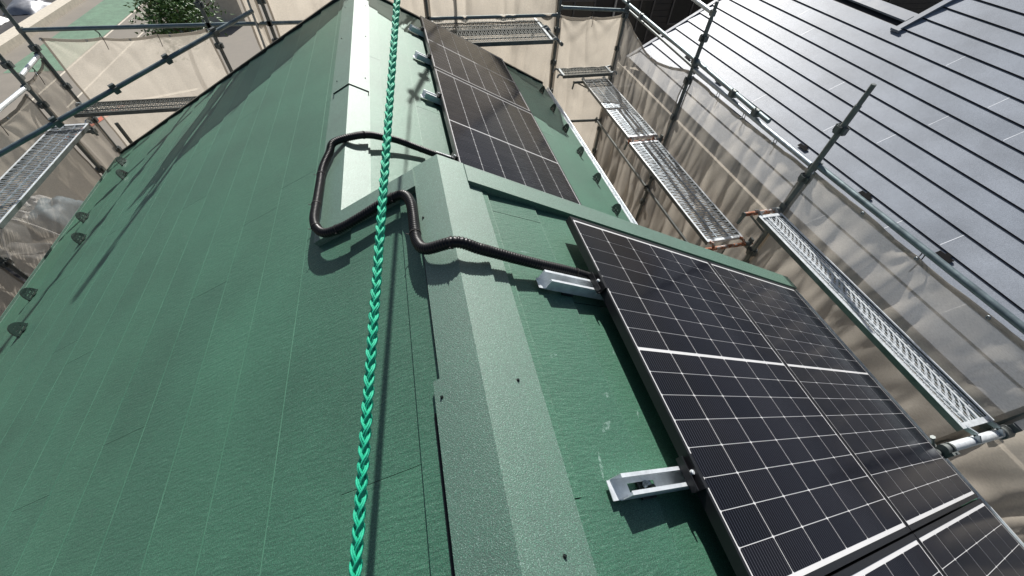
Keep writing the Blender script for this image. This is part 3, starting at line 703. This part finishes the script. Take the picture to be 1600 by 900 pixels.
# ------------------------------------------------------------------ mesh sheets
def net(c0, c1, ztop0, ztop1, zbot, label, mat, amp=.05, sag=.0, seed=0, nx=84, nz=84, ties=4, name='scaffold_net', pull=.0):
    """hanging sheet between two posts (plan points c0, c1) with gathered folds"""
    c0, c1 = V((*c0, 0)), V((*c1, 0)); d = (c1 - c0); L = d.length; dn = d.normalized(); nn = V((dn.y, -dn.x, 0))
    m = MB(); vs = []
    for j in range(nz + 1):
        v = (j / nz) ** 1.9
        for i in range(nx + 1):
            u = i / nx; zt = ztop0 + (ztop1 - ztop0) * u
            zt -= sag * math.sin(math.pi * u) ** 1.2
            if ties > 0: zt -= .022 * abs(math.sin(math.pi * u * ties)) ** .7
            z = zt + (zbot - zt) * v
            x_ = u * L; zz = z - zt
            rdg = lambda a, b, c: (1 - min(1, abs(noise.noise(V((a, b, c)))) * 3.0)) ** 1.6
            f = .75 * noise.noise(V((x_ * 1.6 + seed, zz * .35, seed))) + .75 * rdg(x_ * 2.3 + zz * .18, zz * .15, seed + 5) + .28 * rdg(x_ * 5.2 - zz * .5, zz * .8, seed + 2)
            cre = .30 * rdg(x_ * 1.1 + zz * 1.1, zz * .7 - x_ * .5, seed + 9) + .22 * rdg(x_ * 1.4 - zz * 1.9, zz * 1.2 + x_ * .8, seed + 14)
            if ties:                                   # wrinkles fan out from the ties
                for q in range(0, ties + 1):
                    dx = x_ - L * q / ties; rad_ = math.hypot(dx, zz) + .02
                    if rad_ < .9: cre += .42 * math.sin(9 * math.atan2(dx, -zz + .02) + q * 2 + seed) * math.exp(-rad_ * 3.2) * min(1, rad_ * 8)
            fade = min(1, .3 + -zz * 2.2)
            off = amp * (f + cre) * fade
            if ties: off += pull * math.exp(-v * 14) * math.cos(2 * math.pi * u * ties) * .5
            p = c0 + d * u + nn * off
            vs.append((p.x, p.y, z))
    n = nx + 1
    fs = [(j * n + i, j * n + i + 1, (j + 1) * n + i + 1, (j + 1) * n + i) for j in range(nz) for i in range(nx)]
    o0 = V(vs[0]); m.add([V(p) - o0 for p in vs], fs, 0, True)
    t = thing(name, label, 'mesh sheet', 'tan scaffold mesh sheets', o0); m.build('mesh', mat, t)
    m = MB()                                           # doubled hem along the top and both sides
    off = nn * .004
    hem = lambda a, b, hh: m.add([V(a) - o0 + off, V(b) - o0 + off, V(b) - o0 + off + hh, V(a) - o0 + off + hh], [(0, 1, 2, 3)])
    for i in range(nx): hem(vs[i], vs[i + 1], V((0, 0, -.035)))
    for j in range(nz): hem(vs[j * n], vs[(j + 1) * n], dn * .03); hem(vs[j * n + nx], vs[(j + 1) * n + nx], -dn * .03)
    m.build('hem', M['nethem'], t)
    ne = max(2, int(L / .45))
    for k in range(ne + 1):
        m = MB(); p = V(vs[min(nx, int(nx * k / ne))]) - o0 + nn * .006 + V((0, 0, -.02)); P = [p + (dn * math.cos(a * math.pi / 4) + V((0, 0, 1)) * math.sin(a * math.pi / 4)) * .011 for a in range(9)]
        m.path(P, .004, 5); m.build('eyelet', M['galv'], t)
    for k in range(1, ties):                            # tie cords
        i = int(nx * k / ties); p = V(vs[i]) - o0
        m = MB(); m.path(smooth_curve([p, p + V((.01, .01, .03)), p + V((-.02, .02, .07)), p + V((.02, 0, .05)), p + V((.03, -.02, -.05)), p + V((.02, -.03, -.14))], 5), .004, 5); m.build('tie_cord', M['cord'], t)
    return t
NX = 3.50
net((XR + .05, 2.30), (XR + .05, .16), -1.90, -1.90, GZ + .05, 'mesh sheet along the near right bay, tied to the pale rail, grey roof showing through', M['netmid'], .055, .02, 3, ties=2, pull=.05)
net((XR + .05, .16), (XR + .05, -1.95), -1.90, -1.90, GZ + .05, 'mesh sheet at the bottom right corner past the thick transom', M['net'], .07, .02, 11, ties=2, pull=.05)
net((3.51, 4.46), (XR + .055, 2.37), -1.95, -1.93, GZ + .05, 'mesh sheet in the middle right bay behind the long walkway', M['netthin'], .05, .02, 17, ties=4, pull=.04)
net((3.58, 6.72), (3.52, 4.54), -1.93, -1.93, GZ + .05, 'sagging thin mesh sheet in the far right bay, neighbour roof showing through', M['netthin'], .07, .20, 23, ties=1)
net((2.47, YB + .04), (3.52, YB - .02), -1.93, -1.93, GZ + .05, 'narrow tan mesh sheet between the two far right posts behind the small deck', M['net'], .06, .03, 29, ties=2)
net((.43, YB + .07), (2.42, YB + .07), -.10, -.16, GZ + .05, 'tall tan mesh sheet behind the far dark planks', M['net'], .085, .02, 31, ties=4)
net((-1.72, YB + .07), (.40, YB + .07), .0, -.10, GZ + .05, 'tall tan mesh sheet behind the end of the ridge', M['net'], .09, .02, 37, ties=4)
net((-2.02, YB + .10), (-1.80, YB + .08), .1, .1, GZ + .05, 'bunched tan mesh hanging in long folds left of the ridge', M['net'], .10, .03, 41, nx=34, ties=2)
net((-4.50, YB + .04), (-2.56, YB + .04), -2.02, -1.98, GZ + .05, 'see through mesh sheet across the left bay below the slanting pipe', M['netmid'], .04, .04, 43, ties=3)
net((-4.66, 4.1), (-4.66, 6.16), -2.42, -2.42, GZ + .05, 'mesh sheet at the left edge behind the bright grating', M['net'], .05, .03, 47, ties=3)
net((-4.66, 2.0), (-4.66, 4.06), -2.42, -2.42, GZ + .05, 'mesh sheet on the left side outside the frame', M['net'], .05, .03, 53, ties=3)
net((-4.64, 6.24), (-4.64, 6.78), -2.32, -2.26, GZ + .05, 'narrow mesh sheet between the two left posts', M['netthin'], .03, .02, 59, nx=20, ties=2)

# ------------------------------------------------------------------ neighbour house on the right with grey roof
QN = R_(30); CN, SN = math.cos(QN), math.sin(QN)
NO = V((4.8, 0, -3.504)); eN, nN = V((CN, 0, SN)), V((-SN, 0, CN))
fN = lambda s, y, h: NO + eN * s + eY * y + nN * h
nb = thing('neighbour_house', 'neighbouring house with a large grey stepped metal roof', 'house', loc=(6, 0, GZ))
off_nb = -V((6, 0, GZ))
def npart(name, m, mats): return m.build(name, mats, nb, off_nb)
def nsheet(s0, s1, y0, y1):
    m = MB(); y0 += .0012; y1 -= .0012
    # lower edge (s0) stands proud by 13 mm with a dark lip, upper edge tucks under the next course
    prof = [(s0 - .002, -.010), (s0 - .001, .012), (s0 + .001, .0215), (s1 + .012, .0)]
    vs = [fN(a, y, h) for y in (y0, y1) for a, h in prof]; n = 4
    for i, mi in ((0, 1), (1, 1), (2, 0)): m.add([vs[i], vs[i + 1], vs[n + i + 1], vs[n + i]], [(3, 2, 1, 0)], mi)
    m.add([vs[0], vs[1], vs[2], vs[3]], [(0, 1, 2, 3)], 1); m.add([vs[4], vs[5], vs[6], vs[7]], [(3, 2, 1, 0)], 1)
    return m
njo = {3: 2.47, 6: 3.67, 7: 4.99, 8: 3.56, 9: 2.88, 11: 4.33, 2: 1.3, 5: 4.3, 1: 3.0, 4: 5.6}
NE, NV = .224, 8.85
for j in range(17):
    s0 = NE + CW * (j); s1 = s0 + CW
    top = NV if s0 < 3.25 else 5.42
    off = njo.get(j + 1, (j * 1.1 + .7) % 3.6); ys = [-2.6] + sorted(q for q in [off + 3.6 * k for k in range(-3, 4)] if -2.5 < q < top - .1) + [top]
    for a, b in zip(ys, ys[1:]): npart('roof_sheet', nsheet(s0, s1, a, b), [M['nroof'], M['nedge']])
    for q in ys[1:-1]:
        m = MB(); m.box((s0 + .012, q - .004, .0005), (s1 - .004, q + .004, .0152), 0, fN)
        # joint strip follows the tilt of the sheet
        m.v = [tuple(fN(s, y, h)) for s, y, h in [(s0 + .012, q - .004, .018), (s1 - .006, q - .004, .0), (s1 - .006, q + .004, .0), (s0 + .012, q + .004, .018),
                                                  (s0 + .012, q - .004, .0215), (s1 - .014, q - .004, .0036), (s1 - .014, q + .004, .0036), (s0 + .012, q + .004, .0215)]]
        npart('joint_strip', m, M['nline'])
# dark gap line at every course comes from the lip; deck below
m = MB(); m.box((NE + .02, -2.6, -.12), (3.55, NV - .02, -.012), 0, fN); m.box((3.55, -2.6, -.12), (4.98, 5.40, -.012), 0, fN); npart('roof_deck', m, M['nedge'])
m = MB(); m.box((NE - .01, NV + .001, -.10), (3.6, NV + .05, .03), 0, fN); m.box((NE - .01, NV + .06, -.12), (3.6, NV + .11, .015), 0, fN); npart('verge_trim', m, M['ntrim'])
m = MB(); m.box((3.40, 5.48, .018), (3.52, NV, .05), 0, fN); m.box((3.53, 5.48, -.1), (3.60, NV, .03), 0, fN); npart('ridge_trim', m, M['ntrim'])
m = MB(); m.box((3.22, 5.38, .018), (5.0, 5.43, .055), 0, fN); m.box((3.24, 5.44, .012), (5.0, 5.475, .045), 0, fN); m.box((3.20, 5.35, .016), (3.24, 5.50, .06), 0, fN); npart('verge_trim', m, M['ntrim'])
# gutter and wall
m = MB(); m.box((4.79, -2.6, -3.58), (4.803, NV + .1, -3.50), 0); m.box((4.80, -2.6, -3.62), (4.95, NV + .1, -3.605), 0); npart('gutter', m, M['kerb'])
m = MB(); m.box((4.803, -2.6, -3.603), (5.02, NV, -3.56), 0); npart('gutter_floor', m, M['wall'])
m = MB(); m.box((5.25, -2.4, GZ), (11, 5.2, -3.68)); npart('wall', m, M['wall'])
m = MB(); m.box((5.26, 5.2, GZ), (7.2, 8.4, -3.69)); npart('wall', m, M['wall'])
m = MB(); m.box((4.96, -2.5, -3.68), (5.3, NV, -3.60)); npart('soffit', m, M['wall'])
m = MB(); m.box((.0, 0, 0), (.028, .15, .0)); gm = MB(); gm.box((-.0, -.085, 0), (.006, .085, .014)); gm.box((-.05, -.085, .014), (.006, .085, .018)); gm.box((0, -.03, 0), (.09, .03, .004)); gmesh = gm.mesh('snow_guard', M['matteblack'])
for y in (-1.6, -.45, .70, 1.85, 3.0, 4.2, 5.35, 6.5, 7.65):
    link('snow_guard', gmesh, nb, fN(1.02, y, .012) + off_nb, Matrix((eN, eY, nN)).transposed().to_euler())
# neighbour windows and down pipe seen through the mesh
for y in (3.2, 6.3):
    m = MB(); m.box((5.20, y, -6.0), (5.25, y + 1.5, -4.7)); f = npart('window', m, M['alu']); m = MB(); m.box((5.19, y + .06, -5.94), (5.199, y + 1.44, -4.76)); o = m.build('pane', M['glass'], f)
m = MB(); m.tube((5.18, 1.9, GZ), (5.18, 1.9, -3.65), .035, 10); npart('downpipe', m, M['kerb'])

# ------------------------------------------------------------------ dark house behind, at the top of the view
dk = thing('dark_house', 'dark brown house with unlit windows beyond the neighbour roof at top', 'house', loc=(8, 12.6, GZ))
do = -V((8, 12.6, GZ))
m = MB(); m.box((2.6, 12.6, GZ), (19, 18, -2.2)); m.build('wall', M['wall_dark'], dk, do)
for k in range(38):
    m = MB(); z = GZ + .2 + .165 * k
    if z > -2.4: break
    m.box((2.6, 12.585, z), (19, 12.599, z + .155)); m.build('siding_board', M['wall_dark'], dk, do)
for x, z, ww, hh in ((4.3, -4.6, 1.3, 1.4), (6.6, -4.4, .9, 1.2), (8.1, -3.9, 1.4, 1.2), (10.6, -4.3, 1.2, 1.6), (14.6, -4.2, 1.8, 1.7), (4.6, -7.4, 1.5, 1.3), (8.0, -7.2, 1.5, 1.3)):
    m = MB(); m.box((x, 12.54, z), (x + ww, 12.584, z + .05)); m.box((x, 12.54, z + hh - .05), (x + ww, 12.584, z + hh)); m.box((x, 12.54, z + .05), (x + .05, 12.584, z + hh - .05)); m.box((x + ww - .05, 12.54, z + .05), (x + ww, 12.584, z + hh - .05)); m.box((x + ww / 2 - .025, 12.54, z + .05), (x + ww / 2 + .025, 12.584, z + hh - .05))
    f = m.build('window', M['wframe'], dk, do)
    m = MB(); m.box((x + .05, 12.565, z + .05), (x + ww - .05, 12.575, z + hh - .05)); m.build('pane', M['glass'], f)
m = MB(); m.tube((6.2, 12.5, GZ), (6.2, 12.5, -2.3), .035, 10); m.build('downpipe', M['alu'], dk, do)
m = MB(); m.box((3.4, 11.2, -6.2), (9.5, 12.5, -6.05)); m.build('balcony_floor', M['wall_dark'], dk, do)
for k in range(24):
    m = MB(); m.box((3.5 + .25 * k, 11.2, -6.05), (3.53 + .25 * k, 11.23, -5.1)); m.build('baluster', M['wall_dark'], dk, do)
m = MB(); m.box((3.4, 11.19, -5.1), (9.5, 11.24, -5.04)); m.build('handrail', M['alu'], dk, do)

# ------------------------------------------------------------------ ground and the left background
m = MB(); m.add([(-300, -300, GZ), (300, -300, GZ), (300, 300, GZ), (-300, 300, GZ)], [(0, 1, 2, 3)]); tag(m.build('ground', M['ground']), kind='structure')
def strip(name, pts, dz, mat, kind='structure'):
    m = MB(); m.add([(x, y, GZ + dz) for x, y in pts], [tuple(range(len(pts)))]); return tag(m.build(name, mat), kind=kind)
strip('turf_path', [(-18.3, 24), (-15.9, 24), (-15.9, 60), (-18.3, 60)], .006, M['lawn'])
strip('turf_patch', [(-24, 17.5), (-17.6, 17.5), (-17.6, 22.2), (-24, 22.2)], .006, M['lawn'])
strip('painted_line', [(-15.85, 17), (-15.74, 17), (-15.74, 60), (-15.85, 60)], .006, M['kerb'])
strip('painted_line', [(-14.2, 20), (-14.1, 20), (-14.1, 29), (-14.2, 29)], .006, M['kerb'])
strip('painted_line', [(-14.0, 19.2), (-9.5, 21.0), (-9.5, 21.25), (-14.0, 19.45)], .01, M['kerb'])
strip('painted_line', [(-13.2, 17.2), (-12.9, 17.2), (-11.9, 20), (-12.2, 20)], .014, M['orange'])
m = MB(); m.box((-20.1, 26, GZ), (-19.3, 60, GZ + .35)); tag(m.build('kerb_wall', M['kerb']), 'low cream concrete wall in front of the dark carport at top left', 'wall')
cpt = thing('carport', 'dark open carport with folded things inside at the top left corner', 'carport', loc=(-24, 34, GZ))
co = V((24, -34, -GZ))
m = MB(); m.box((-30, 27.5, GZ), (-20.3, 27.7, GZ + 2.2)); m.build('panel', M['wall_dark'], cpt, co)
m = MB(); m.box((-30, 27.7, GZ + .01), (-20.2, 45, GZ + .05)); m.build('floor', M['wall_dark'], cpt, co)
m = MB(); m.box((-30.2, 44, GZ), (-20.2, 44.2, GZ + 2.4)); m.build('panel', M['wall_dark'], cpt, co)
for x in (-29.8, -20.5):
    for y in (27.9, 36, 43.8):
        m = MB(); m.box((x, y, GZ), (x + .1, y + .1, GZ + 2.3)); m.build('pillar', M['alu'], cpt, co)
for i, (x, y, mt, l) in enumerate(((-22.3, 30.5, 'white', 'pale folded sheet lying in the carport'), (-21.5, 33.5, 'alu', 'grey leaning board in the carport'), (-24.6, 31.5, 'fabric', 'grey covered heap in the carport'))):
    m = MB(); N = 12; vs = []
    for a in range(N + 1):
        for b in range(N + 1):
            u, v = a / N, b / N; hgt = .5 * math.sin(math.pi * u) ** .5 * math.sin(math.pi * v) ** .5 + .12 * noise.noise(V((u * 5, v * 5, i * 3)))
            vs.append((u * 1.6 - .8, v * 2.2 - 1.1, max(0, hgt)))
    m.add(vs, [(a * (N + 1) + b, (a + 1) * (N + 1) + b, (a + 1) * (N + 1) + b + 1, a * (N + 1) + b + 1) for a in range(N) for b in range(N)], 0, True)
    tag(m.build('covered_heap', M[mt], None, (x, y, GZ + .05)), l, 'heap')
# pale garden wall block left
m = MB(); m.box((-13.0, 30, GZ), (-9.0, 30.3, GZ + 1.6)); m.box((-12.9, 29.9, GZ + 1.6), (-9.1, 30.35, GZ + 1.7)); tag(m.build('garden_wall', M['kerb']), 'pale garden wall behind the leafy shrub', 'wall')

# leafy shrub behind the left top rail
def leafy(loc, crown, rad, n, label, name='shrub', h=4.3, leaf=.10, seed=1):
    rnd = random.Random(seed); t = thing(name, label, 'shrub', loc=loc)
    m = MB(); top = V(crown) - V(loc); m.path(smooth_curve([(0, 0, 0), (.08, .05, top.z * .4), (-.05, 0, top.z * .75), top - V((0, 0, rad * .3))], 6), .07, 8, rf=lambda i: .09 - .003 * i); m.build('trunk', M['bark'], t)
    m = MB()
    br = []
    for k in range(16):
        a = rnd.uniform(0, 6.28); e = rnd.uniform(-.2, 1.2); q = top + V((math.cos(a) * math.cos(e), math.sin(a) * math.cos(e), math.sin(e) * .9)) * rad * rnd.uniform(.6, 1)
        br.append(q); m.path([top - V((0, 0, rad * .5)), top * .35 + q * .65 - V((0, 0, .1)), q], .016, 5)
    m.build('branch', M['bark'], t)
    m = MB()
    for k in range(n):
        q = rnd.choice(br) * rnd.uniform(.8, 1) + top * 0; c = V(rnd.choice(br)); c = c.lerp(top, rnd.uniform(0, .55)) + V((rnd.gauss(0, 1), rnd.gauss(0, 1), rnd.gauss(0, 1))) * rad * .16
        d = V((rnd.gauss(0, 1), rnd.gauss(0, 1), rnd.gauss(0, .6))).normalized(); s = d.cross(V((rnd.gauss(0, 1), rnd.gauss(0, 1), 1))).normalized(); L = leaf * rnd.uniform(.6, 1.25)
        nn_ = d.cross(s)
        m.add([c, c + d * L * .45 + s * L * .24 + nn_ * .01, c + d * L - nn_ * .012, c + d * L * .45 - s * L * .24 + nn_ * .01, c + d * L * .5], [(0, 1, 4), (1, 2, 4), (2, 3, 4), (3, 0, 4)])
    tag(m.build('foliage', M['leaf'], t), kind='stuff')
leafy((-4.9, 11.4, GZ), (-4.75, 11.3, -3.15), .95, 3600, 'leafy green shrub rising behind the far left top rail')

# ------------------------------------------------------------------ things on the ground between the left mesh and the wall
def lump(name, loc, sx, sy, sz, mat, label, cat, seed=0):
    m = MB(); N = 16; vs = []
    for a in range(N + 1):
        for b in range(N + 1):
            u, v = a / N * 2 - 1, b / N * 2 - 1; e = max(0, 1 - u ** 4) * max(0, 1 - v ** 4)
            hgt = sz * e ** .5 * (1 + .5 * noise.noise(V((u * 2 + seed, v * 2, seed)))) + .05 * noise.noise(V((u * 6, v * 6, seed)))
            vs.append((u * sx, v * sy, max(0, hgt)))
    m.add(vs, [(a * (N + 1) + b, (a + 1) * (N + 1) + b, (a + 1) * (N + 1) + b + 1, a * (N + 1) + b + 1) for a in range(N) for b in range(N)], 0, True)
    return tag(m.build(name, mat, None, loc), label, cat)

lump('stone_pile', (-12.3, 11.4, GZ), .8, .5, .6, M['fabric'], 'grey covered pile on the ground seen through the left mesh', 'pile', 1)
lump('rolled_sheet', (-11.4, 10.3, GZ), 1.1, .4, .5, M['fabric'], 'long pale rolled sheet on the ground at far left', 'roll', 4)
lump('plastic_bag', (-11.3, 12.3, GZ), .5, .7, .45, M['blue'], 'pale blue crumpled plastic bag on the ground beyond the left eave', 'bag', 7)
lump('rolled_sheet', (-11.0, 9.1, GZ), 1.2, .4, .6, M['black'], 'dark glossy roll on the ground near the left eave', 'roll', 9)
lump('sandbag', (-12.2, 13.0, GZ), .45, .3, .3, M['white'], 'small white sandbag on the ground, upper one', 'sandbag', 12)
lump('sandbag', (-11.9, 12.2, GZ), .45, .3, .3, M['white'], 'small white sandbag on the ground, lower one', 'sandbag', 15)
m = MB(); m.path(smooth_curve([(-10.2, 10.8, GZ + .3), (-10.9, 10.7, GZ + 1.2), (-11.0, 9.9, GZ + .5), (-10.6, 9.3, GZ + .05)], 10), .03, 8)
tag(m.build('hose', M['white']), 'pale hose looping up from the ground beside the left eave', 'hose')
m = MB(); m.path(smooth_curve([(-12.8, 11.9, GZ + .4), (-12.2, 11.5, GZ + .7), (-11.7, 11.2, GZ + .15)], 8), .05, 8)
tag(m.build('bent_bar', M['white']), 'short white bent bar on the ground at far left', 'bar')
for dx, l in ((0, 'upper thin black cable strung under the left grating'), (.14, 'lower twisted black cable strung under the left grating')):
    m = MB(); P = [V((-4.35 + dx, 5.9, -3.62 - dx)), V((-4.33 + dx, 5.2, -3.72 - dx * .8)), V((-4.32 + dx, 4.3, -3.70 - dx * .8)), V((-4.3 + dx, 3.3, -3.50 - dx * .6)), V((-4.3 + dx, 2.2, -3.2 - dx * .6))]
    m.path(smooth_curve(P, 12), .008 + dx * .05, 6, rf=(lambda i, d=dx: .008 + d * .06 * abs(math.sin(i * 1.3)))); tag(m.build('cable', M['cord']), l, 'cable')
